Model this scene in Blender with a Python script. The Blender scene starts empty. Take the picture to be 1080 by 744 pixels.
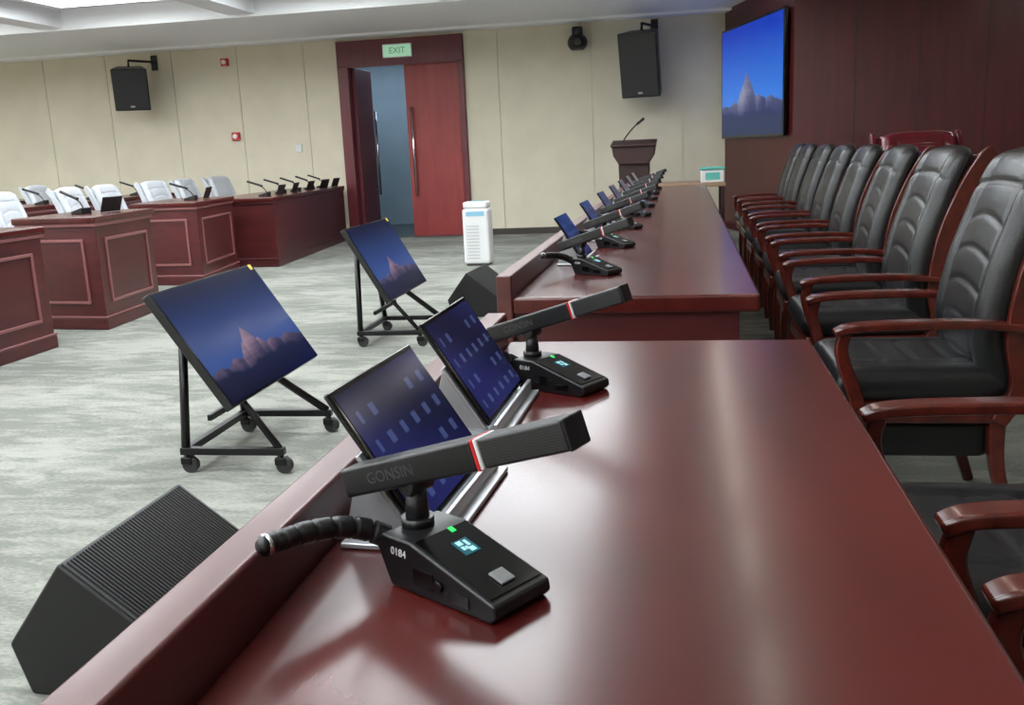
import bpy, math, random
from mathutils import Vector, Matrix, Euler
random.seed(4)
scene=bpy.context.scene
scene.view_settings.view_transform='Standard'
scene.view_settings.exposure=0.0
COL=bpy.context.collection

# ------------------------------------------------------------------ materials
def lin(c):
    return tuple(((v/255)/12.92 if v/255<=0.04045 else ((v/255+0.055)/1.055)**2.4) for v in c)+(1,)
def new_mat(name):
    m=bpy.data.materials.new(name);m.use_nodes=True
    nt=m.node_tree;b=nt.nodes['Principled BSDF']
    return m,nt,b
def mat(name,rgb,rough=.5,metal=0,spec=.5,coat=0,emit=None,estr=0,noise=0,nscale=40,bump=0):
    m,nt,b=new_mat(name)
    c=lin(rgb);b.inputs['Base Color'].default_value=c
    b.inputs['Roughness'].default_value=rough;b.inputs['Metallic'].default_value=metal
    b.inputs['Specular IOR Level'].default_value=spec;b.inputs['Coat Weight'].default_value=coat
    if emit: b.inputs['Emission Color'].default_value=lin(emit);b.inputs['Emission Strength'].default_value=estr
    if noise or bump:
        tc=nt.nodes.new('ShaderNodeTexCoord');n=nt.nodes.new('ShaderNodeTexNoise')
        n.inputs['Scale'].default_value=nscale;n.inputs['Detail'].default_value=3
        nt.links.new(tc.outputs['Object'],n.inputs['Vector'])
        if noise:
            r=nt.nodes.new('ShaderNodeValToRGB');r.color_ramp.elements[0].position=.3;r.color_ramp.elements[1].position=.7
            r.color_ramp.elements[0].color=tuple(v*(1-noise) for v in c[:3])+(1,)
            r.color_ramp.elements[1].color=tuple(min(1,v*(1+noise)) for v in c[:3])+(1,)
            nt.links.new(n.outputs['Fac'],r.inputs[0]);nt.links.new(r.outputs[0],b.inputs['Base Color'])
        if bump:
            bp=nt.nodes.new('ShaderNodeBump');bp.inputs['Strength'].default_value=bump;bp.inputs['Distance'].default_value=.004
            nt.links.new(n.outputs['Fac'],bp.inputs['Height']);nt.links.new(bp.outputs[0],b.inputs['Normal'])
    return m
def wood(name,dark,light,scale,rough=.25,coat=.3,spec=.5):
    m,nt,b=new_mat(name)
    tc=nt.nodes.new('ShaderNodeTexCoord');mp=nt.nodes.new('ShaderNodeMapping');mp.inputs['Scale'].default_value=scale
    n=nt.nodes.new('ShaderNodeTexNoise');n.inputs['Scale'].default_value=1;n.inputs['Detail'].default_value=6;n.inputs['Distortion'].default_value=.6
    n2=nt.nodes.new('ShaderNodeTexNoise');n2.inputs['Scale'].default_value=1.7;n2.inputs['Detail'].default_value=1
    r=nt.nodes.new('ShaderNodeValToRGB');r.color_ramp.elements[0].position=.32;r.color_ramp.elements[1].position=.7
    r.color_ramp.elements[0].color=lin(dark);r.color_ramp.elements[1].color=lin(light)
    nt.links.new(tc.outputs['Object'],mp.inputs[0]);nt.links.new(mp.outputs[0],n.inputs['Vector'])
    nt.links.new(tc.outputs['Object'],n2.inputs['Vector'])
    mx=nt.nodes.new('ShaderNodeMath');mx.operation='MULTIPLY_ADD';mx.inputs[1].default_value=.35;
    nt.links.new(n2.outputs['Fac'],mx.inputs[0]);
    sc=nt.nodes.new('ShaderNodeMath');sc.operation='MULTIPLY';sc.inputs[1].default_value=.68
    nt.links.new(n.outputs['Fac'],sc.inputs[0]);nt.links.new(sc.outputs[0],mx.inputs[2])
    nt.links.new(mx.outputs[0],r.inputs[0]);nt.links.new(r.outputs[0],b.inputs['Base Color'])
    b.inputs['Roughness'].default_value=rough;b.inputs['Coat Weight'].default_value=coat;b.inputs['Coat Roughness'].default_value=.12
    b.inputs['Specular IOR Level'].default_value=spec
    return m
M={}
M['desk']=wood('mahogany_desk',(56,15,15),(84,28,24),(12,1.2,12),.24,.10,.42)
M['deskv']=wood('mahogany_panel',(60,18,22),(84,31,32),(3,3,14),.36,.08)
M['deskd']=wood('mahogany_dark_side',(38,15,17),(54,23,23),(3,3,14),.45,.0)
M['mold']=mat('mahogany_moulding',(130,80,80),.4)  # lighter pinkish tone: highlights on the mouldings painted into their colour
M['rail']=wood('mahogany_rail',(72,33,34),(94,47,45),(16,1.6,16),.34,.12)
M['chairwood']=wood('chair_wood',(60,19,14),(98,34,24),(20,20,20),.24,.35)
M['wallwood']=wood('wall_wood',(68,14,19),(86,23,26),(14,14,1.2),.42,.0)
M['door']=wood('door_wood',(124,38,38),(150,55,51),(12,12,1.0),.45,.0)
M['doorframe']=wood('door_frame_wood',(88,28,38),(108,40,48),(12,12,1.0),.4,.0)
M['leather']=mat('black_leather',(25,25,27),.34,0,.5,nscale=160,bump=.25)
M['wleather']=mat('white_leather',(184,188,193),.5)
M['rleather']=mat('red_wrapped_leather',(96,20,34),.25,coat=.6,nscale=25,bump=.8)
M['black']=mat('black_plastic',(17,17,19),.40)
M['blackm']=mat('black_metal',(14,14,16),.35,.3)
M['gloss']=mat('gloss_black',(9,9,11),.12)
M['silver']=mat('brushed_silver',(180,182,186),.32,.6)
M['btn']=mat('grey_button',(112,114,116),.4)
M['chrome']=mat('chrome',(200,200,205),.15,1)
M['red']=mat('red_ring',(190,30,36),.4)
M['white']=mat('white_plastic',(218,219,219),.4)
M['teal']=mat('teal_plastic',(90,175,165),.4)
M['wall']=mat('beige_fabric_panel',(213,205,184),.9,noise=.04,nscale=3)
M['ceil']=mat('ceiling_paint',(246,248,250),.8)
M['base']=mat('dark_skirting',(60,52,50),.4)
M['corr']=mat('corridor_paint',(130,152,164),.7,noise=.04,nscale=3)
M['corrf']=mat('corridor_floor',(60,72,76),.5,noise=.1,nscale=5)
M['light']=mat('light_diffuser',(255,255,255),.5,emit=(246,252,255),estr=11.3)
M['strip']=mat('strip_diffuser',(255,255,255),.5,emit=(255,246,234),estr=8)
M['exit']=mat('exit_sign_face',(170,205,180),.4,emit=(150,205,170),estr=.55)
M['green']=mat('green_led',(20,160,70),.4,emit=(30,230,100),estr=.8)
M['lcd']=mat('lcd_teal',(20,60,70),.2,emit=(60,140,160),estr=.3)
M['lcdw']=mat('lcd_tiles',(150,200,205),.3,emit=(160,215,220),estr=.4)
M['ink']=mat('printed_ink',(205,205,205),.5)
M['inkd']=mat('embossed_ink',(58,58,62),.5)
M['rubber']=mat('caster_rubber',(30,30,32),.6)
def grille():
    m,nt,b=new_mat('perforated_grille')
    tc=nt.nodes.new('ShaderNodeTexCoord');mp=nt.nodes.new('ShaderNodeMapping');mp.inputs['Scale'].default_value=(380,380,380)
    v=nt.nodes.new('ShaderNodeTexVoronoi');v.inputs['Randomness'].default_value=0;v.inputs['Scale'].default_value=1
    r=nt.nodes.new('ShaderNodeValToRGB');r.color_ramp.elements[0].color=(.003,.003,.003,1);r.color_ramp.elements[1].color=(.03,.03,.033,1)
    r.color_ramp.elements[0].position=.3;r.color_ramp.elements[1].position=.5
    nt.links.new(tc.outputs['Object'],mp.inputs[0]);nt.links.new(mp.outputs[0],v.inputs['Vector'])
    nt.links.new(v.outputs['Distance'],r.inputs[0]);nt.links.new(r.outputs[0],b.inputs['Base Color'])
    b.inputs['Roughness'].default_value=.45
    return m
M['grille']=grille()
def carpet():
    m,nt,b=new_mat('carpet_grey_green')
    tc=nt.nodes.new('ShaderNodeTexCoord')
    def nz(scale,det,dist):
        mp=nt.nodes.new('ShaderNodeMapping');mp.inputs['Scale'].default_value=scale
        mp.inputs['Rotation'].default_value=(0,0,.12)
        n=nt.nodes.new('ShaderNodeTexNoise');n.inputs['Scale'].default_value=1;n.inputs['Detail'].default_value=det;n.inputs['Distortion'].default_value=dist
        nt.links.new(tc.outputs['Object'],mp.inputs[0]);nt.links.new(mp.outputs[0],n.inputs['Vector']);return n
    a=nz((3.4,10,1),6,1.0);c=nz((.9,1.5,1),3,.3);fz=nz((45,110,1),2,0)
    add=nt.nodes.new('ShaderNodeMath');add.operation='ADD';nt.links.new(a.outputs['Fac'],add.inputs[0]);nt.links.new(c.outputs['Fac'],add.inputs[1])
    ad2=nt.nodes.new('ShaderNodeMath');ad2.operation='MULTIPLY_ADD';ad2.inputs[1].default_value=.6;nt.links.new(fz.outputs['Fac'],ad2.inputs[0]);nt.links.new(add.outputs[0],ad2.inputs[2])
    r=nt.nodes.new('ShaderNodeValToRGB');r.color_ramp.elements[0].position=.545;r.color_ramp.elements[1].position=.69
    mul=nt.nodes.new('ShaderNodeMath');mul.operation='MULTIPLY';mul.inputs[1].default_value=.475;nt.links.new(ad2.outputs[0],mul.inputs[0])
    r.color_ramp.elements[0].color=lin((112,114,108));r.color_ramp.elements[1].color=lin((142,143,136))
    nt.links.new(mul.outputs[0],r.inputs[0]);nt.links.new(r.outputs[0],b.inputs['Base Color'])
    b.inputs['Roughness'].default_value=1;b.inputs['Specular IOR Level'].default_value=.0
    bp=nt.nodes.new('ShaderNodeBump');bp.inputs['Strength'].default_value=.5;bp.inputs['Distance'].default_value=.005
    nt.links.new(fz.outputs['Fac'],bp.inputs['Height']);nt.links.new(bp.outputs[0],b.inputs['Normal'])
    return m
M['carpet']=carpet()
def screenmat(name,strength):
    m,nt,b=new_mat(name)
    a=nt.nodes.new('ShaderNodeAttribute');a.attribute_name='Col'
    b.inputs['Base Color'].default_value=(.004,.004,.006,1);b.inputs['Roughness'].default_value=.16
    b.inputs['Specular IOR Level'].default_value=.12
    nt.links.new(a.outputs['Color'],b.inputs['Emission Color']);b.inputs['Emission Strength'].default_value=strength
    return m
M['scr']=screenmat('display_image',1.0)

# ------------------------------------------------------------------ mesh helpers
def empty(name,loc=(0,0,0),rz=0,scale=1):
    e=bpy.data.objects.new(name,None);COL.objects.link(e);e.location=loc;e.rotation_euler=(0,0,rz);e.empty_display_size=.1
    e.scale=(scale,)*3
    return e
def mesh(name,verts,faces,m,parent=None,bevel=0,seg=2,smooth=False,loc=None,rot=None):
    me=bpy.data.meshes.new(name);me.from_pydata([tuple(v) for v in verts],[],faces);me.update()
    import bmesh
    bm=bmesh.new();bm.from_mesh(me);bmesh.ops.recalc_face_normals(bm,faces=bm.faces);bm.to_mesh(me);bm.free()
    if isinstance(m,(list,tuple)):
        for x in m: me.materials.append(x)
    else: me.materials.append(m)
    ob=bpy.data.objects.new(name,me);COL.objects.link(ob)
    if parent: ob.parent=parent
    if loc: ob.location=loc
    if rot: ob.rotation_euler=rot
    if bevel:
        b=ob.modifiers.new('bevel','BEVEL');b.width=bevel;b.segments=seg;b.limit_method='ANGLE';b.angle_limit=.6
        for p in me.polygons:p.use_smooth=True
        w=ob.modifiers.new('wn','WEIGHTED_NORMAL');w.keep_sharp=True
    elif smooth:
        for p in me.polygons:p.use_smooth=True
    return ob
def boxgeo(lo,hi):
    x0,y0,z0=lo;x1,y1,z1=hi
    return [(x0,y0,z0),(x1,y0,z0),(x1,y1,z0),(x0,y1,z0),(x0,y0,z1),(x1,y0,z1),(x1,y1,z1),(x0,y1,z1)],[(0,3,2,1),(4,5,6,7),(0,1,5,4),(1,2,6,5),(2,3,7,6),(3,0,4,7)]
def box(name,lo,hi,m,parent=None,bevel=0,**k):
    v,f=boxgeo(lo,hi);return mesh(name,v,f,m,parent,bevel,**k)
def boxes(name,lst,m,parent=None,bevel=0,**k):
    V=[];F=[]
    for lo,hi in lst:
        v,f=boxgeo(lo,hi);o=len(V);V+=v;F+=[tuple(i+o for i in q) for q in f]
    return mesh(name,V,F,m,parent,bevel,**k)
def prism(name,poly,a0,a1,m,parent=None,bevel=0,axis='y',**k):
    n=len(poly)
    def P(p,a):
        return {'y':(p[0],a,p[1]),'x':(a,p[0],p[1]),'z':(p[0],p[1],a)}[axis]
    V=[P(p,a0) for p in poly]+[P(p,a1) for p in poly]
    F=[tuple(range(n)),tuple(range(2*n-1,n-1,-1))]+[(i,(i+1)%n,n+(i+1)%n,n+i) for i in range(n)]
    return mesh(name,V,F,m,parent,bevel,**k)
def tube(name,pts,rad,m,parent=None,seg=12,smooth=True,**k):
    pts=[Vector(p) for p in pts];n=len(pts)
    if not isinstance(rad,(list,tuple)): rad=[rad]*n
    V=[];F=[]
    up=Vector((0,0,1));t0=(pts[1]-pts[0]).normalized()
    if abs(t0.dot(up))>.95: up=Vector((0,1,0))
    for i in range(n):
        t=(pts[min(i+1,n-1)]-pts[max(i-1,0)]).normalized()
        s=t.cross(up).normalized();u=s.cross(t).normalized();up=u
        for j in range(seg):
            a=2*math.pi*j/seg;V.append(pts[i]+(s*math.cos(a)+u*math.sin(a))*rad[i])
    for i in range(n-1):
        for j in range(seg):
            F.append((i*seg+j,i*seg+(j+1)%seg,(i+1)*seg+(j+1)%seg,(i+1)*seg+j))
    F.append(tuple(range(seg)));F.append(tuple((n-1)*seg+j for j in range(seg)))
    return mesh(name,V,F,m,parent,smooth=smooth,**k)
def cyl(name,p0,p1,r0,m,parent=None,r1=None,seg=20,**k):
    ob=tube(name,[p0,p1],[r0,r1 if r1 is not None else r0],m,parent,seg,**k)
    for p in ob.data.polygons:
        if len(p.vertices)>4:p.use_smooth=False
    return ob
def catmull(P,n):
    P=[Vector(p) for p in P];Q=[P[0]*2-P[1]]+P+[P[-1]*2-P[-2]];out=[]
    for i in range(1,len(Q)-2):
        for j in range(n):
            t=j/n;a,b,c,d=Q[i-1],Q[i],Q[i+1],Q[i+2]
            out.append(.5*((2*b)+(c-a)*t+(2*a-5*b+4*c-d)*t*t+(3*b-a-3*c+d)*t**3))
    out.append(P[-1]);return out
def ribbon(name,pts,wy,h,m,parent=None,bevel=.006,n=6):
    """sweep a rectangle along pts; wy thickness along y, h thickness in the bending plane"""
    pts=catmull(pts,n);N=len(pts);V=[];F=[]
    if not callable(wy): w0=wy;wy=lambda t:w0
    if not callable(h): h0=h;h=lambda t:h0
    for i,p in enumerate(pts):
        t=(pts[min(i+1,N-1)]-pts[max(i-1,0)]);t.y=0;t.normalize();nrm=Vector((-t.z,0,t.x));u=i/(N-1)
        for sy,sn in((-1,-1),(1,-1),(1,1),(-1,1)):
            V.append(p+Vector((0,sy*wy(u)/2,0))+nrm*sn*h(u)/2)
    for i in range(N-1):
        for j in range(4): F.append((i*4+j,i*4+(j+1)%4,(i+1)*4+(j+1)%4,(i+1)*4+j))
    F.append((0,1,2,3));F.append(tuple((N-1)*4+j for j in range(4)))
    return mesh(name,V,F,m,parent,bevel,seg=3)
def padgrid(name,fn,nu,nv,m,parent=None):
    """fn(u,v,side)->(x,y,z); side +1 front, -1 back; closed at borders"""
    V=[];idx={};F=[]
    for s in(1,-1):
        for i in range(nu+1):
            for j in range(nv+1):
                if s==-1 and (i in(0,nu) or j in(0,nv)): idx[s,i,j]=idx[1,i,j];continue
                idx[s,i,j]=len(V);V.append(fn(-1+2*i/nu,j/nv,s))
    for s in(1,-1):
        for i in range(nu):
            for j in range(nv):
                F.append((idx[s,i,j],idx[s,i+1,j],idx[s,i+1,j+1],idx[s,i,j+1]))
    return mesh(name,V,F,m,parent,smooth=True)
def clone(root,loc,rz=None,scale=None,mats=None):
    n=root.copy();COL.objects.link(n);n.location=loc
    if rz is not None:n.rotation_euler=(0,0,rz)
    if scale:n.scale=(scale,)*3
    def rec(src,dst):
        for c in [o for o in bpy.data.objects if o.parent==src]:
            k=c.copy();COL.objects.link(k);k.parent=dst;rec(c,k)
            if mats and k.data and k.type=='MESH' and k.data.materials[0] in mats:
                d=k.data.copy();k.data=d
                for i,mm in enumerate(list(d.materials)):
                    if mm in mats:d.materials[i]=mats[mm]
    rec(root,n);return n
def textmesh(name,s,size,m,parent,loc,rot,ext=.0003):
    c=bpy.data.curves.new(name,'FONT');c.body=s;c.size=size;c.extrude=ext;c.align_x='CENTER';c.align_y='CENTER'
    o=bpy.data.objects.new(name+'_tmp',c);COL.objects.link(o)
    bpy.context.view_layer.update()
    me=bpy.data.meshes.new_from_object(o.evaluated_get(bpy.context.evaluated_depsgraph_get()))
    bpy.data.objects.remove(o)
    me.materials.clear();me.materials.append(m)
    ob=bpy.data.objects.new(name,me);COL.objects.link(ob);ob.parent=parent;ob.location=loc;ob.rotation_euler=rot
    return ob
def picture(name,w,h,fn,nu,nv,parent,x=0,loc=None,rot=None):
    """flat picture in local YZ plane facing +X"""
    V=[];F=[];C=[]
    for j in range(nv+1):
        for i in range(nu+1):
            u=i/nu;v=j/nv;V.append((x,(u-.5)*w,(v-.5)*h));C.append(fn(u,v))
    for j in range(nv):
        for i in range(nu):
            a=j*(nu+1)+i;F.append((a,a+1,a+nu+2,a+nu+1))
    ob=mesh(name,V,F,M['scr'],parent,loc=loc,rot=rot)
    ca=ob.data.color_attributes.new('Col','FLOAT_COLOR','POINT')
    for i,c in enumerate(C): ca.data[i].color=(c[0],c[1],c[2],1)
    return ob
def mix(a,b,t):
    t=max(0,min(1,t));return tuple(a[i]*(1-t)+b[i]*t for i in range(3))
def fnoise(x,seed=0):
    return (math.sin(x*17.3+seed)+.6*math.sin(x*41.7+seed*2.1)+.4*math.sin(x*93.1+seed*3.3)+.25*math.sin(x*171+seed))/2.25
def wallpaper(sky_top,sky_low,rock_l,rock_d,low,px=.5,pw=.13,ph=.32):
    L=[lin(c)[:3] for c in(sky_top,sky_low,rock_l,rock_d,low)]
    peaks=[(px,pw,ph),(px-.075,pw*.7,ph*.62),(px+.09,pw*.8,ph*.55),(px+.2,pw*1.3,ph*.42),(px-.22,pw*1.2,ph*.30),(px+.38,pw*1.6,ph*.33),(px-.38,pw*1.4,ph*.22)]
    def fn(u,v):
        pk=0;pc=px
        for c,w_,h_ in peaks:
            q=h_*max(0,1-abs(u-c)/w_)**.85
            if q>pk: pk=q;pc=c
        pk=.21+pk+.012*fnoise(u*1.5)
        lowline=.20+.04*fnoise(u*.5,2)
        if v<lowline: return mix(L[4],L[3],v/.35)
        if v<pk:
            side=(pc-u)*14+.6*fnoise(v*1.6,3)+.35*fnoise(u*2+v,1)
            t=.5+.5*max(-1,min(1,side))
            fade=max(0,min(1,(v-lowline)/.16))
            return mix(L[3],mix(mix(L[3],L[2],.25),L[2],t),fade)
        return mix(L[1],L[0],(v-.35)/.6)
    return fn
WP=wallpaper((12,20,56),(48,76,138),(148,120,142),(24,32,66),(10,15,40),.47)
WPTV=wallpaper((22,58,180),(60,124,220),(138,140,166),(42,52,100),(34,50,84),.45,.2,.36)

# ------------------------------------------------------------------ camera
f=1000.;vx,vy=722,150;s=0.0456
Yc=Vector((vx-540,372-vy,-f)).normalized();Zc=Vector((1,s,0)).cross(Yc).normalized();Xc=Yc.cross(Zc)
R=Matrix((Xc,Yc,Zc))
cam=bpy.data.cameras.new('camera');co=bpy.data.objects.new('camera',cam);COL.objects.link(co)
cam.sensor_width=36;cam.lens=36*f/1080;cam.clip_start=.02;cam.clip_end=100
co.matrix_world=Matrix.Translation((0,0,1.22))@R.to_4x4()
scene.camera=co

# ------------------------------------------------------------------ room
XL,XR,YB,YF=-13.2,5.0,-4.5,13.9
ZC=2.95;ZT=3.2
box('floor',(XL-.1,YB-.1,-.1),(XR+.1,YF,0),M['carpet'])
box('wall_left',(XL-.15,YB,0),(XL,YF,ZT+.1),M['wall'])
box('wall_right',(XR,YB,0),(XR+.15,YF,ZT+.1),M['wallwood'])
box('wall_front',(XL,YB-.15,0),(XR,YB,ZT+.1),M['wall'])
DX0,DX1,DZ=-5.02,-3.12,2.88
seams=[-12.0,-10.93,-9.85,-8.78,-7.67,-6.61,-5.55]
px=[XL]+seams+[DX0]
lst=[((XL,YF+.02,0),(DX0,YF+.2,ZT+.1)),((DX1,YF+.02,0),(XR,YF+.2,ZT+.1)),((DX0,YF+.02,DZ),(DX1,YF+.2,ZT+.1))]
g=.004
for a,b in zip(px[:-1],px[1:]): lst.append(((a+g,YF,0),(b-g,YF+.02,ZC+.02)))
px=[DX1,-2.62,-1.28,-.02,1.3]
for a,b in zip(px[:-1],px[1:]): lst.append(((a+g,YF,0),(b-g,YF+.02,ZC+.02)))
lst.append(((DX0,YF,DZ),(DX1,YF+.02,ZC+.02)))
boxes('wall_back',lst,M['wall'])
boxes('baseboard_back',[((XL,YF-.012,0),(DX0,YF,.09)),((DX1,YF-.012,0),(.54,YF,.09))],M['base'])
# ceiling: slab + soffit + beams
lst=[((XL-.1,YB-.1,ZT),(XR+.1,YF+.2,ZT+.15)),((XL,11.4,ZC),(-.1,YF,ZT)),((-.1,YB,ZC),(XR,YF,ZT))]
cx=[-1.4-2.6*k for k in range(5)];cy=[10.1-2.6*k for k in range(6)]
for x in [-.1-2.6*k for k in range(6)]: lst.append(((x-.17,YB,ZC+.03),(x+.17,11.4,ZT)))
for y in [11.4-2.6*k for k in range(1,7)]: lst.append(((XL,y-.17,ZC+.03),(-.1,y+.17,ZT)))
for x in cx:
    for y in cy:
        for s0,s1 in(((x-.86,y-.86),(x+.86,y-.72)),((x-.86,y+.72),(x+.86,y+.86)),((x-.86,y-.72),(x-.72,y+.72)),((x+.72,y-.72),(x+.86,y+.72))):
            lst.append(((s0[0],s0[1],ZT-.08),(s1[0],s1[1],ZT)))
lst.append(((XL,13.62,ZC-.035),(XR,YF,ZC)))
boxes('ceiling',lst,M['ceil'])
boxes('ceiling_light_panels',[((x-.7,y-.7,ZT-.03),(x+.7,y+.7,ZT-.01)) for x in cx for y in cy],M['light'])
boxes('ceiling_strip_lights',[((.34,y,ZC-.012),(.45,y+.8,ZC-.002)) for y in [-2,-.5,1,2.5,4,5.5,7,8.5,10,11.5]]+[((3.0,y,ZC-.012),(3.3,y+.9,ZC-.002)) for y in [-2,1,4,7,9]],M['strip'])
# wood feature wall
def quadwall(name,p0,p1,th,z0,z1,m,side=1,parent=None,bevel=0):
    d=Vector((p1[0]-p0[0],p1[1]-p0[1]));n=Vector((-d.y,d.x)).normalized()*th*side
    return prism(name,[p0,p1,(p1[0]+n.x,p1[1]+n.y),(p0[0]+n.x,p0[1]+n.y)],z0,z1,m,parent,bevel,axis='z')
W0=(.555,13.9);W1=(1.21,11.45);W2=(5.0,10.6)
quadwall('wall_display',W0,W1,.2,0,ZC,M['wallwood'],1)
quadwall('wall_feature',W1,W2,.2,0,ZC,M['wallwood'],1)
V2=Vector(W2)-Vector(W1)
tr=empty('trim_1')
for i in range(1,6):
    p=Vector(W1)+V2*(i/6);q=Vector(W1)+V2*(i/6+.003)
    quadwall('groove',tuple(p),tuple(q),-.004,0,ZC,M['deskd'],1,tr)
# tv
D=(Vector(W1)-Vector(W0))
tv=empty('wall_television',((W0[0]+W1[0])/2-.02,(W0[1]+W1[1])/2,1.95),0)
nrm=Vector((D.y,-D.x));nrm=nrm if nrm.x<0 else -nrm
yaw=math.atan2(nrm.y,nrm.x);tv.rotation_euler=(0,0,yaw)
TW,TH=D.length*.90,1.36
box('bezel',(.012,-TW/2-.03,-TH/2-.03),(.055,TW/2+.03,TH/2+.03),M['gloss'],tv,.006)
picture('screen',TW,TH,WPTV,180,110,tv,.0565)

# corridor behind the door
box('floor_corridor',(-7.5,YF,-.1),(-1.5,17,0),M['corrf'])
box('wall_corridor_back',(-7.5,16.6,0),(-1.5,16.8,3.2),M['corr'])
box('wall_corridor_left',(-7.6,14.1,0),(-7.4,16.6,3.2),M['corr'])
box('wall_corridor_right',(-1.7,14.1,0),(-1.5,16.6,3.2),M['corr'])
box('ceiling_corridor',(-7.5,14.1,2.9),(-1.5,17,3.0),M['ceil'])
box('corridor_ceiling_light',(-6.2,15.1,2.87),(-4.0,15.7,2.89),mat('corridor_light',(255,255,255),.5,emit=(228,238,255),estr=8))
ex=empty('corridor_exit_sign',(-4.66,16.58,1.05));box('panel',(-.06,-.02,-.08),(.06,.0,.08),M['green'],ex)
# door
dr=empty('door_1',(0,YF,0))
boxes('frame',[((-5.02,-.06,0),(-4.86,.2,2.519)),((-3.2,-.06,0),(-3.12,.2,2.519))],M['doorframe'],dr,.006)
box('frame_head',(-5.02,-.06,2.52),(-3.12,.2,2.88),M['doorframe'],dr,.006)
boxes('frame_trim',[((-4.88,-.075,2.50),(-3.18,-.0605,2.53)),((-4.885,-.07,0),(-4.86,-.0605,2.49))],M['doorframe'],dr)
box('leaf_closed',(-4.02,-.01,.01),(-3.21,.05,2.51),M['door'],dr,.004)
cyl('handle_closed',(-3.93,-.06,.62),(-3.93,-.06,1.9),.018,M['chrome'],dr)
for z in(.75,1.78): cyl('handle_mount_%d'%(z*10),(-3.93,-.06,z),(-3.93,0,z),.01,M['chrome'],dr)
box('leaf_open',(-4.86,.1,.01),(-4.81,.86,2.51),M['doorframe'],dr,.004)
cyl('handle_open',(-4.75,.76,.62),(-4.75,.76,1.9),.018,M['chrome'],dr)
for z in(.75,1.78): cyl('handle_open_mount_%d'%(z*10),(-4.75,.76,z),(-4.81,.76,z),.01,M['chrome'],dr)
es=empty('exit_sign',(-4.08,YF-.06,2.7))
box('housing',(-.22,-.03,-.095),(.22,0,.095),M['white'],es,.004);box('face',(-.205,-.034,-.08),(.205,-.03,.08),M['exit'],es)
textmesh('lettering','EXIT',.12,mat('exit_letters',(90,160,120),.5),es,(0,-.035,0),(math.pi/2,0,0))
def fitting(name,x,z,w,h,d,m,lens=None):
    e=empty(name,(x,YF,z));box('body',(-w/2,-d,-h/2),(w/2,0,h/2),m,e,.006)
    if lens: cyl('lens',(0,-d-.02,0),(0,-d,0),min(w,h)*.3,lens,e)
fitting('fire_alarm_sounder',-6.79,2.70,.11,.11,.06,M['red'],M['white'])
fitting('fire_alarm_call_point',-6.73,1.61,.12,.12,.05,M['red'],M['white'])
fitting('light_switch',-5.74,1.39,.1,.12,.02,M['white'],None)

# ------------------------------------------------------------------ wall speakers
def wall_speaker(loc,w,h,d,yaw,tilt,anchor):
    e=empty('wall_speaker',loc)
    rot=Euler((tilt,0,yaw))
    prism('cabinet',[(-w/2,-d*.5),(w/2,-d*.5),(w/2*.72,d*.5),(-w/2*.72,d*.5)],-h/2,h/2,M['black'],e,.015,axis='z',rot=rot)
    c=rot.to_matrix()
    box('grille',(-w/2+.02,-d*.5-.012,-h/2+.02),(w/2-.02,-d*.5,h/2-.02),M['grille'],e,.004,rot=rot)
    box('badge',(-.03,-d*.5-.016,-h/2+.05),(.03,-d*.5-.012,-h/2+.075),M['silver'],e,rot=rot)
    a=Vector(anchor)-Vector(loc);top=c@Vector((0,d*.2,h/2))
    tube('bracket_arm',[top,top+Vector((0,0,.09)),(a.x,a.y-.1,top.z+.09),(a.x,a.y,top.z+.09)],.018,M['blackm'],e)
    box('bracket_plate',(a.x-.05,a.y-.02,top.z-.03),(a.x+.05,a.y,top.z+.19),M['blackm'],e,.004)
    return e
wall_speaker((-8.10,13.42,2.37),.50,.60,.38,.5,.2,(-7.95,13.9,2.8))
wall_speaker((-.55,13.4,2.28),.54,.84,.36,-.25,.2,(-.4,13.9,2.8))
pc=empty('ptz_camera',(-1.45,13.72,2.7))
box('mount',(-.05,.0,.05),(.05,.18,.12),M['black'],pc,.01)
cyl('base',(0,-.02,.0),(0,-.02,.14),.075,M['black'],pc)
padgrid('head',lambda u,v,s_:(.14*u*math.sqrt(max(0,1-(2*v-1)**2*.7)),-.02+s_*-.13*math.sqrt(max(0,(1-u*u)*(1-(2*v-1)**2))),-.17+.21*v),16,16,M['black'],pc)
cyl('lens',(.02,-.17,-.07),(.02,-.1,-.06),.045,M['gloss'],pc)

# ------------------------------------------------------------------ presidium desks
def presidium(x0,x1,y0,y1,orig):
    e=empty('presidium_desk',orig);ox,oy,_=orig
    x0-=ox;x1-=ox;y0-=oy;y1-=oy
    box('desk_top',(x0+.05,y0,.715),(x1,y1,.77),M['desk'],e,.010,seg=3)
    box('privacy_rail',(x0,y0,.0),(x0+.05,y1,.84),M['rail'],e,.006,seg=3)
    box('apron',(x0+.05,y0+.03,.60),(x1-.06,y0+.06,.715),M['deskv'],e,.003)
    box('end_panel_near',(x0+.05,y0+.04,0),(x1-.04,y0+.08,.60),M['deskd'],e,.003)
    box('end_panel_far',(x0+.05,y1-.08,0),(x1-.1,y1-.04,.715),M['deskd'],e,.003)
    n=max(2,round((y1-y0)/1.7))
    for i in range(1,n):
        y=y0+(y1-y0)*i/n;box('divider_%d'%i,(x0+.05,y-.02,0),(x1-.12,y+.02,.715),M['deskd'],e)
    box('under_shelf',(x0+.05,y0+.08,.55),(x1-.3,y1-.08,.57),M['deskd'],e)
    return e
presidium(-.47,.28,-1.3,2.2,(-.1,.5,0))
presidium(-.58,.22,2.87,10.35,(-.18,6.6,0))
st=empty('side_table',(.1,11.4,0))
box('table_top',(-.45,-.4,.72),(.35,.4,.76),mat('side_table_top',(150,120,96),.4),st,.006)
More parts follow.
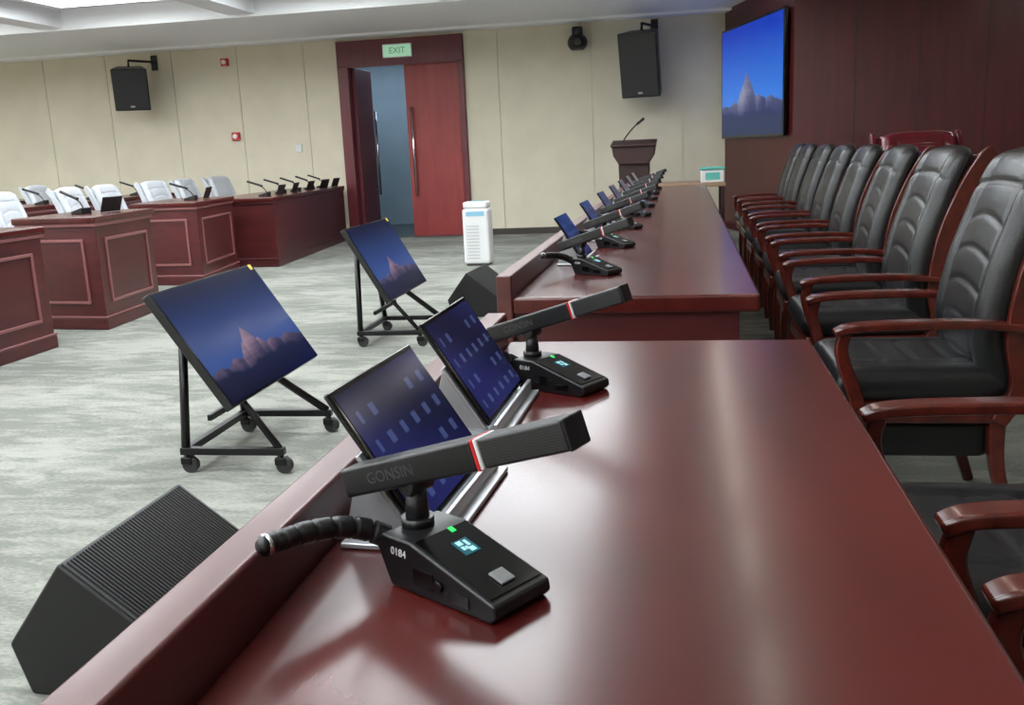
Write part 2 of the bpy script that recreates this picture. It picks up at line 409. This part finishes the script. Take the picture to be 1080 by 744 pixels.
boxes('legs',[((x-.02,y-.02,0),(x+.02,y+.02,.72)) for x in(-.42,.32) for y in(-.37,.37)],M['deskd'],st)
bx=empty('storage_box',(.31,11.25,.76))
box('box_body',(-.13,-.1,0),(.13,.12,.14),M['white'],bx,.01);box('box_lid',(-.14,-.11,.14),(.14,.13,.17),M['teal'],bx,.008);box('label',(-.08,-.104,.03),(.08,-.1,.11),M['teal'],bx)

# ------------------------------------------------------------------ microphones
C1=Vector((-.232,.900,.7705));TH1=math.radians(-32)
mic=empty('conference_microphone',C1,TH1)
prism('base_unit',[(-.068,0),(.078,0),(.086,.008),(.084,.020),(-.035,.056),(-.080,.056),(-.087,.040)],-.042,.042,M['black'],mic,.003,seg=3)
sl=math.atan2(.036,.119)
def ontop(x): return .020+(.084-x)*(.036/.119)
box('top_glass',(-.055,-.037,0),(.056,.037,.0015),M['gloss'],mic,loc=(.022,0,ontop(.022)+.0002),rot=(0,sl,0))
dl=(.004,.004,ontop(.004)+.0018)
box('display',(-.013,-.011,0),(.011,.010,.001),M['lcd'],mic,loc=dl,rot=(0,sl,0))
boxes('display_tiles',[((-.011,-.008,.001),(-.004,-.001,.0014)),((-.002,-.008,.001),(.004,-.004,.0014)),((-.010,.002,.001),(.0,.006,.0014)),((.002,-.001,.001),(.009,.006,.0014)),((-.001,-.003,.001),(.004,.0,.0014))],M['lcdw'],mic,loc=dl,rot=(0,sl,0))
box('status_led',(-.004,-.003,0),(.004,.003,.0012),M['green'],mic,loc=(-.026,.012,ontop(-.026)+.0018),rot=(0,sl,0))
box('talk_button',(-.010,-.012,0),(.010,.008,.003),M['btn'],mic,.001,loc=(.058,.0,ontop(.058)+.0018),rot=(0,sl,0))
box('side_slot',(-.03,-.0432,.012),(.0,-.042,.03),M['gloss'],mic);box('side_slot_2',(.02,-.0432,.008),(.05,-.042,.02),M['gloss'],mic)
cyl('side_knob',(.008,-.046,.02),(.008,-.042,.02),.006,M['blackm'],mic)
textmesh('unit_number','0184',.012,M['ink'],mic,(-.052,-.0425,.041),(math.pi/2,0,0))
cyl('pivot_post',(-.066,0,.052),(-.066,0,.102),.014,M['black'],mic,r1=.011)
cyl('pivot_collar',(-.066,0,.055),(-.066,0,.066),.018,M['black'],mic)
cyl('pivot_hinge',(-.065,-.016,.105),(-.065,.016,.105),.012,M['black'],mic)
L=.305;rotb=(0,-math.radians(18),math.radians(10));bl=(-.068,0,.121)
a=-.30*L;B1=.62
box('mic_body',(a,-.019,-.0165),(a+B1*L,.019,.0165),M['black'],mic,.004,seg=3,loc=bl,rot=rotb)
box('ring_red',(a+B1*L,-.0195,-.017),(a+(B1+.014)*L,.0195,.017),M['red'],mic,.002,loc=bl,rot=rotb)
box('ring_white',(a+(B1+.014)*L,-.019,-.0165),(a+(B1+.028)*L,.019,.0165),M['white'],mic,.002,loc=bl,rot=rotb)
box('mic_grille',(a+(B1+.028)*L,-.0185,-.016),(a+.985*L,.0185,.016),M['grille'],mic,.004,seg=3,loc=bl,rot=rotb)
box('mic_cap',(a+.985*L,-.019,-.0165),(a+L,.019,.0165),M['black'],mic,.004,seg=3,loc=bl,rot=rotb)
rm=Euler(rotb).to_matrix()
tp=Vector(bl)+rm@Vector((a+.24*L,-.0192,0))
textmesh('body_lettering','GONSIN',.018,M['inkd'],mic,tp,(rm@Euler((math.pi/2,0,0)).to_matrix()).to_euler())
inv=Matrix.Rotation(-TH1,3,'Z')
cp=[inv@(Vector(p)-C1) for p in[(-.290,.930,.786),(-.320,.925,.814),(-.352,.905,.833),(-.382,.870,.843),(-.402,.838,.846),(-.410,.822,.848)]]
cps=catmull(cp,16);pts_=[];rad_=[]
n_=len(cps)
for i,p in enumerate(cps):
    pts_.append(p);k=i%8;base=.0135-.0030*i/n_
    rad_.append(base if k else base*.68)
tube('gooseneck_cable',pts_,rad_,M['black'],mic,16)
dd=(cps[-1]-cps[-3]).normalized()
tube('cable_ferrule',[cps[-1],cps[-1]+dd*.004],.0118,M['chrome'],mic)
tube('cable_tip',[cps[-1]+dd*.004,cps[-1]+dd*.010],[.0095,.007],M['black'],mic)
def mclone(x,y,rz): return clone(mic,(x,y,.7705),rz)
mclone(-.237,1.75,math.radians(-30))
for i,y in enumerate([3.40,4.30,5.25,6.15,7.05,7.95,8.85,9.7]):
    mclone(-.31+random.uniform(-.01,.01),y,math.radians(-30+random.uniform(-4,4)))

# ------------------------------------------------------------------ tablets
def icons(u,v):
    bg=mix(lin((14,18,48)),lin((32,36,88)),.5+.5*math.sin(u*3+v*4))
    gx=(u*6.2)%1;gy=(v*4.4)%1
    if .08<u<.97 and .08<v<.92 and abs(gx-.5)<.17 and abs(gy-.5)<.19 and math.sin(int(u*6.2)*7+int(v*4.4)*3)>-.75:
        return mix(bg,lin((86,102,156)),.42)
    return bg
tab=empty('desk_tablet',(-.345,1.13,.7705),-.06)
TT=.58
tr_=(0,-TT,0)
box('tablet_body',(-.004,-.140,-.098),(.004,.140,.098),M['gloss'],tab,.003,loc=(0,0,.103),rot=tr_)
picture('tablet_screen',.266,.180,icons,160,110,tab,.0046,loc=(0,0,.103),rot=tr_)
box('stand_plate',(-.048,-.145,0),(.085,.145,.007),M['silver'],tab,.002)
box('stand_lip',(.062,-.15,.006),(.07,.15,.026),M['silver'],tab,.002)
box('stand_back',(-.012,-.145,-.1),(-.006,.145,.02),M['silver'],tab,.002,loc=(0,0,.103),rot=tr_)
for y in(-.13,.122):
    prism('stand_gusset_%d'%(y>0),[(-.048,.006),(.05,.006),(.043,.02),(-.02,.115)],y,y+.008,M['silver'],tab,.001)
clone(tab,(-.36,1.565,.7705),-.02)
for y in[3.80,4.72,5.65,6.55,7.45,8.35,9.2]: clone(tab,(-.44,y,.7705),-.03)

# ------------------------------------------------------------------ chairs
def chair(name,leather,woodm,loc,rz=0):
    e=empty(name,loc,rz)
    kz=[.42,.60,.80,1.0,1.16];kx=[.225,.19,.22,.285,.345]
    def xc(z):
        z=max(kz[0],min(kz[-1],z))
        for i in range(4):
            if z<=kz[i+1]:
                t=(z-kz[i])/(kz[i+1]-kz[i]);p0=kx[max(i-1,0)];p1=kx[i];p2=kx[i+1];p3=kx[min(i+2,4)]
                return .5*(2*p1+(p2-p0)*t+(2*p0-5*p1+4*p2-p3)*t*t+(3*p1-p0-3*p2+p3)*t**3)
    def back(u,v,sd):
        z=.44+.72*v-.035*abs(u)**4*(v**3);W=.25+.010*math.sin(math.pi*v)-.008*v
        rim=max(0,1-abs(u)**10)**.5*max(0,1-abs(2*v-1)**18)**.5
        y=u*W
        x=xc(z)
        if sd>0:
            gr=.009*math.exp(-((abs(u)-.58-.06*math.sin(v*3.1))/.03)**2)*(1 if v<.9 else .3)
            if abs(u)<.6:
                for k in(.14,.3,.44,.58,.72): gr+=.005*math.exp(-((v-k+.04*(u/.6)**2)/.012)**2)
            gr+=.007*math.exp(-((v-.86+.02*u*u)/.012)**2)
            x-=rim*(.056+.010*max(0,1-(u/.62)**2)-gr+.014*math.exp(-((abs(u)-.82)/.14)**2))
        else: x+=rim*.03
        return(x,y,z)
    padgrid('backrest',back,44,90,leather,e)
    def seat(u,v,sd):
        W=.262;x=-.275+.51*v;y=u*W*(1-.04*v);rim=max(0,1-abs(u)**10)**.4*max(0,1-abs(2*v-1)**10)**.4
        z=.465
        if sd>0:
            gr=.008*math.exp(-((abs(u)-.62)/.04)**2)
            if abs(u)<.62:
                for k in(.3,.5,.7): gr+=.006*math.exp(-((v-k)/.018)**2)
            z+=rim*(.066-gr-.008*max(0,1-u*u)*max(0,1-(2*v-1.1)**2))
        else: z-=rim*.055
        return(x,y,z)
    padgrid('seat',seat,36,40,leather,e)
    box('seat_frame',(-.26,-.25,.345),(.24,.25,.42),woodm,e,.015,seg=3)
    box('under_seat',(-.2,-.2,.22),(.2,.2,.345),M['black'] if leather is M['leather'] else leather,e,.03)
    for sy,nm in((-1,'near'),(1,'far')):
        y=sy*.272
        ribbon('back_stile_'+nm,[(.19,y,.36),(.245,y,.47),(.228,y,.62),(.258,y,.82),(.325,y,1.0),(.385,y,1.11),(.415,y,1.135)],.028,lambda t:.046+.018*math.sin(t*3.1),woodm,e,.010)
        y2=sy*.292
        ribbon('armrest_'+nm,[(.245,y2,.650),(.10,y2,.664),(-.10,y2,.664),(-.24,y2,.657),(-.290,y2,.640)],lambda t:.048+.012*math.sin(t*3.14),.026,woodm,e,.010)
        ribbon('arm_post_'+nm,[(-.255,y2,.650),(-.268,y2,.59),(-.250,y2,.52),(-.222,y2,.44),(-.215,y2,.36)],.034,lambda t:.034+.014*t,woodm,e,.008)
        box('arm_block_'+nm,(-.24,min(sy*.225,sy*.305),.345),(-.18,max(sy*.225,sy*.305),.40),woodm,e,.006)
        ribbon('front_leg_'+nm,[(-.20,sy*.22,.38),(-.215,sy*.225,.2),(-.205,sy*.23,0)],lambda t:.05-.014*t,lambda t:.05-.016*t,woodm,e,.008)
        ribbon('rear_leg_'+nm,[(.20,sy*.22,.38),(.21,sy*.225,.2),(.27,sy*.23,0)],lambda t:.05-.014*t,lambda t:.05-.016*t,woodm,e,.008)
    ribbon('crest_rail',[(.36,0,1.05),(.385,0,1.09),(.40,0,1.12)],.51,.018,woodm,e,.006)
    return e
ch=chair('executive_armchair',M['leather'],M['chairwood'],(.66,.89,0))
for x,y in[(.655,1.72),(.72,3.20),(.735,4.2),(.75,5.12),(.755,6.02),(.76,6.92),(.76,7.82),(.78,9.0),(.78,9.75)]:
    clone(ch,(x,y,0),random.uniform(-.03,.03))
rc=clone(ch,(1.62,6.75,0),math.pi/2+.1,1.06,{M['leather']:M['rleather'],M['chairwood']:M['rleather'],M['black']:M['rleather']})
rc.name='wrapped_red_armchair'
wmats={M['leather']:M['wleather'],M['chairwood']:M['wleather'],M['black']:M['wleather']}
wc=None
for x,y in[(-5.65,5.3),(-5.6,7.0),(-6.2,8.25),(-6.2,9.3),(-6.2,9.95),(-6.3,11.1),(-6.35,12.0),(-6.35,12.9),(-8.1,6.4),(-8.1,7.3),(-8.2,8.4),(-8.2,9.5),(-8.2,10.5),(-8.2,11.5),(-9.8,8.5),(-9.8,9.6),(-9.9,10.7),(-9.9,11.8)]:
    if wc is None:
        wc=clone(ch,(x,y,0),math.pi,.90,wmats);wc.name='white_conference_chair'
    else: clone(wc,(x,y,0),math.pi+random.uniform(-.25,.25))

# ------------------------------------------------------------------ delegates' desks
def delegate_desk(pts,h=.86,mould=(0,3)):
    cx_=sum(p[0] for p in pts)/4;cy_=sum(p[1] for p in pts)/4
    e=empty('delegate_desk',(cx_,cy_,0));P=[Vector((p[0]-cx_,p[1]-cy_)) for p in pts]
    def off(k): return [tuple(p*(1+k/p.length)) for p in P]
    prism('carcass',[tuple(p) for p in P],.0,h-.05,M['deskv'],e,.006,axis='z')
    prism('plinth',off(.02),0,.09,M['deskv'],e,.008,axis='z')
    prism('worktop',off(.04),h-.05,h,M['desk'],e,.01,axis='z')
    prism('top_moulding',off(.022),h-.075,h-.05,M['mold'] if mould else M['deskv'],e,.004,axis='z')
    prism('base_moulding',off(.024),.09,.105,M['mold'] if mould else M['deskv'],e,.004,axis='z')
    k=0
    for i in mould:
        a,b=P[i],P[(i+1)%4];d=(b-a).normalized();n=Vector((d.y,-d.x))
        if n.dot((a+b)/2)<0:n=-n
        Ln=(b-a).length;npan=max(1,round(Ln/1.1))
        for q in range(npan):
            s0=a+d*(.12+q*Ln/npan);s1=a+d*((q+1)*Ln/npan-.12);z0,z1=.2,h-.17;t=.022
            ang=math.atan2(d.y,d.x);w=(s1-s0).length
            lst=[((0,-.004,z0),(w,.012,z0+t)),((0,-.004,z1-t),(w,.012,z1)),((0,-.004,z0+t),(t,.012,z1-t)),((w-t,-.004,z0+t),(w,.012,z1-t))]
            if n.dot(Vector((-d.y,d.x)))<0: lst=[((l[0],-hh[1],l[2]),(hh[0],-l[1],hh[2])) for l,hh in lst]
            boxes('panel_moulding_%d'%k,lst,M['mold'],e,.003,loc=(s0.x,s0.y,0),rot=(0,0,ang));k+=1
    return e
delegate_desk([(-4.35,4.4),(-4.37,5.88),(-5.15,5.88),(-5.15,4.4)],.85)
delegate_desk([(-4.39,6.54),(-4.50,7.5),(-5.15,7.5),(-5.11,6.62)],.87)
delegate_desk([(-4.88,9.0),(-5.08,10.2),(-5.75,10.1),(-5.62,9.05)],.85)
delegate_desk([(-4.69,10.45),(-5.02,13.7),(-5.78,13.65),(-5.6,10.5)],.81,())
delegate_desk([(-6.8,5.6),(-6.85,7.6),(-7.55,7.6),(-7.5,5.6)],.85)
delegate_desk([(-6.95,8.2),(-7.0,12.4),(-7.65,12.4),(-7.6,8.2)],.85)
delegate_desk([(-8.7,7.6),(-8.75,12.6),(-9.35,12.6),(-9.3,7.6)],.85)
def dmic(x,y,z,first=[None]):
    if first[0]: return clone(first[0],(x,y,z),random.uniform(-.3,.3))
    e=empty('delegate_microphone',(x,y,z));first[0]=e
    prism('base',[(-.06,0),(.06,0),(.06,.05),(-.06,.02)],-.05,.05,M['black'],e,.004)
    tube('neck',catmull([(.03,0,.04),(.0,0,.09),(-.06,0,.13)],6),.006,M['black'],e,8)
    box('head',(-.20,-.013,-.011),(.0,.013,.011),M['black'],e,.004,loc=(-.02,0,.12),rot=(0,.32,0))
    box('screen_back',(-.004,-.1,0),(.004,.1,.13),M['black'],e,.002,loc=(.10,.2,0.004),rot=(0,.4,0))
for x,y,z in[(-4.95,10.8,.81),(-5.05,11.5,.81),(-5.1,12.1,.81),(-5.15,12.7,.81),(-5.2,13.3,.81),(-5.2,9.5,.85),(-4.8,7.0,.87),(-7.2,8.8,.85),(-7.2,9.8,.85),(-7.25,10.8,.85),(-7.25,11.8,.85),(-7.15,6.2,.85),(-7.2,7.1,.85),(-9.0,8.6,.85),(-9.0,9.8,.85),(-9.0,11,.85)]:
    dmic(x,y,z+.0005)

# ------------------------------------------------------------------ monitors on stands
def monitor(loc,yaw,tilt,zc):
    e=empty('monitor_on_stand',(loc[0],loc[1],0),yaw);rt=(0,-tilt,0);W,Hh=.95,.545
    box('panel_body',(-.035,-W/2,-Hh/2),(.0,W/2,Hh/2),M['black'],e,.004,loc=(0,0,zc),rot=rt)
    box('rear_housing',(-.07,-W*.3,-Hh*.35),(-.035,W*.3,Hh*.2),M['black'],e,.01,loc=(0,0,zc),rot=rt)
    box('bezel',(-.002,-W/2+.003,-Hh/2+.003),(.002,W/2-.003,Hh/2-.003),M['gloss'],e,loc=(0,0,zc),rot=rt)
    picture('screen',W-.02,Hh-.022,WP,240,140,e,.0028,loc=(0,0,zc),rot=rt)
    box('sticker',(.003,W/2-.05,Hh/2-.03),(.004,W/2-.02,Hh/2-.002),mat('yellow_sticker',(220,190,60),.5),e,loc=(0,0,zc),rot=rt)
    y0,y1,x0,x1=-.42,.14,-.10,.30
    pt=lambda px_,z:( -math.sin(tilt)*z-px_*math.cos(tilt), z*math.cos(tilt)-px_*math.sin(tilt)+zc)
    b=.016
    for i,y in enumerate((y0,y1)):
        box('base_bar_%d'%i,(x0-.02,y-b,.075),(x1+.02,y+b,.105),M['blackm'],e,.003)
        ym=-.24 if i==0 else .1
        xa,za=pt(.08,.15);xb,zb=pt(.08,-.2)
        tube('rear_leg_%d'%i,[(x0,y,.1),(xa,ym,za)],.018,M['blackm'],e,4)
        tube('front_leg_%d'%i,[(x1,y,.1),(xb,ym,zb),(xa+(xa-xb)*.3,ym,za+(za-zb)*.3)],.018,M['blackm'],e,4)
        for j,x in enumerate((x0,x1)):
            cyl('caster_stem_%d%d'%(i,j),(x,y,.045),(x,y,.08),.012,M['blackm'],e)
            cyl('caster_wheel_%d%d'%(i,j),(x+.015,y-.014,.032),(x+.015,y+.014,.032),.032,M['rubber'],e)
            box('caster_fork_%d%d'%(i,j),(x-.02,y-.02,.035),(x+.025,y+.02,.066),M['blackm'],e,.004)
    box('cross_bar',(x0-b,y0,.075),(x0+b,y1,.105),M['blackm'],e,.003)
    box('mid_cross_bar',(x0+.08,y0+.05,.20),(x0+.10,y1-.02,.225),M['blackm'],e,.003)
    xa,za=pt(.075,.0);box('mount_rail',(-.015,-.27,-.02),(.015,.15,.02),M['blackm'],e,.003,loc=(xa,0,za),rot=rt)
    return e
monitor((-1.901,3.794),.024,.58,.511)
monitor((-2.004,6.249),.018,.521,.54)

# ------------------------------------------------------------------ floor wedge speakers
def wedge(loc,rz=0):
    e=empty('stage_monitor_speaker',loc,rz)
    poly=[(-.17,0),(-.21,.13),(-.05,.34),(.23,.12),(.23,0)]
    prism('cabinet',poly,-.27,.27,M['black'],e,.008)
    ln=math.hypot(.28,.22)
    ang=math.atan2(.22,.28)
    ribs=[]
    N=44
    for i in range(N):
        y=-.255+.51*(i+.5)/N;ribs.append(((.012,y-.0035,0),(ln-.012,y+.0035,.009)))
    boxes('grille_ribs',ribs,M['black'],e,.002,seg=1,loc=(-.05,0,.34),rot=(0,ang,0))
    box('grille_back',(.008,-.262,0),(ln-.008,.262,.004),M['grille'],e,loc=(-.05,0,.34),rot=(0,ang,0))
    return e
wedge((-1.37,2.07,0));wedge((-1.55,7.15,0),-.05)

# ------------------------------------------------------------------ air purifier
ap=empty('air_purifier',(-2.23,10.2,0))
box('body',(-.145,-.12,.02),(.145,.12,.62),M['white'],ap,.03,seg=4)
box('foot',(-.12,-.1,0),(.12,.1,.02),M['base'],ap)
box('top_vent',(-.135,-.11,.62),(.135,.11,.69),M['white'],ap,.02,seg=3)
boxes('front_slots',[((-.10,-.124,.08+i*.035),(-.085+.12,-.12,.088+i*.035)) for i in range(11)],M['silver'],ap)
box('display',(-.10,-.124,.54),(.10,-.12,.59),mat('blue_panel',(130,180,205),.3),ap)
box('top_band',(-.08,-.06,.69),(.08,.06,.694),mat('blue_top',(120,190,215),.3),ap)  # plain bluish band on the top of the tower

# ------------------------------------------------------------------ lectern
lc=empty('lectern',(-.62,12.2,0))
prism('foot',[(-.3,-.25),(.3,-.25),(.3,.25),(-.3,.25)],0,.07,M['deskd'],lc,.01,axis='z')
prism('column',[(-.17,.07),(.17,.07),(.19,1.04),(-.19,1.04)],-.15,.15,M['deskd'],lc,.01)
prism('head_flare',[(-.18,.98),(.18,.98),(.25,1.09),(.27,1.22),(-.27,1.22),(-.25,1.09)],-.2,.2,M['deskd'],lc,.012)
box('reading_top',(-.28,-.24,-.015),(.28,.24,.015),M['deskd'],lc,.008,loc=(0,0,1.235),rot=(.12,0,0))
tube('gooseneck',catmull([(-.15,.0,1.24),(-.09,0,1.33),(.0,-.02,1.43),(.06,-.03,1.48)],8),.008,M['black'],lc,8)
cyl('mic_capsule',(.04,-.03,1.465),(.13,-.04,1.53),.016,M['black'],lc)

# ------------------------------------------------------------------ world
w=bpy.data.worlds.new('world');scene.world=w;w.use_nodes=True
w.node_tree.nodes['Background'].inputs[0].default_value=(.6,.65,.7,1);w.node_tree.nodes['Background'].inputs[1].default_value=.1
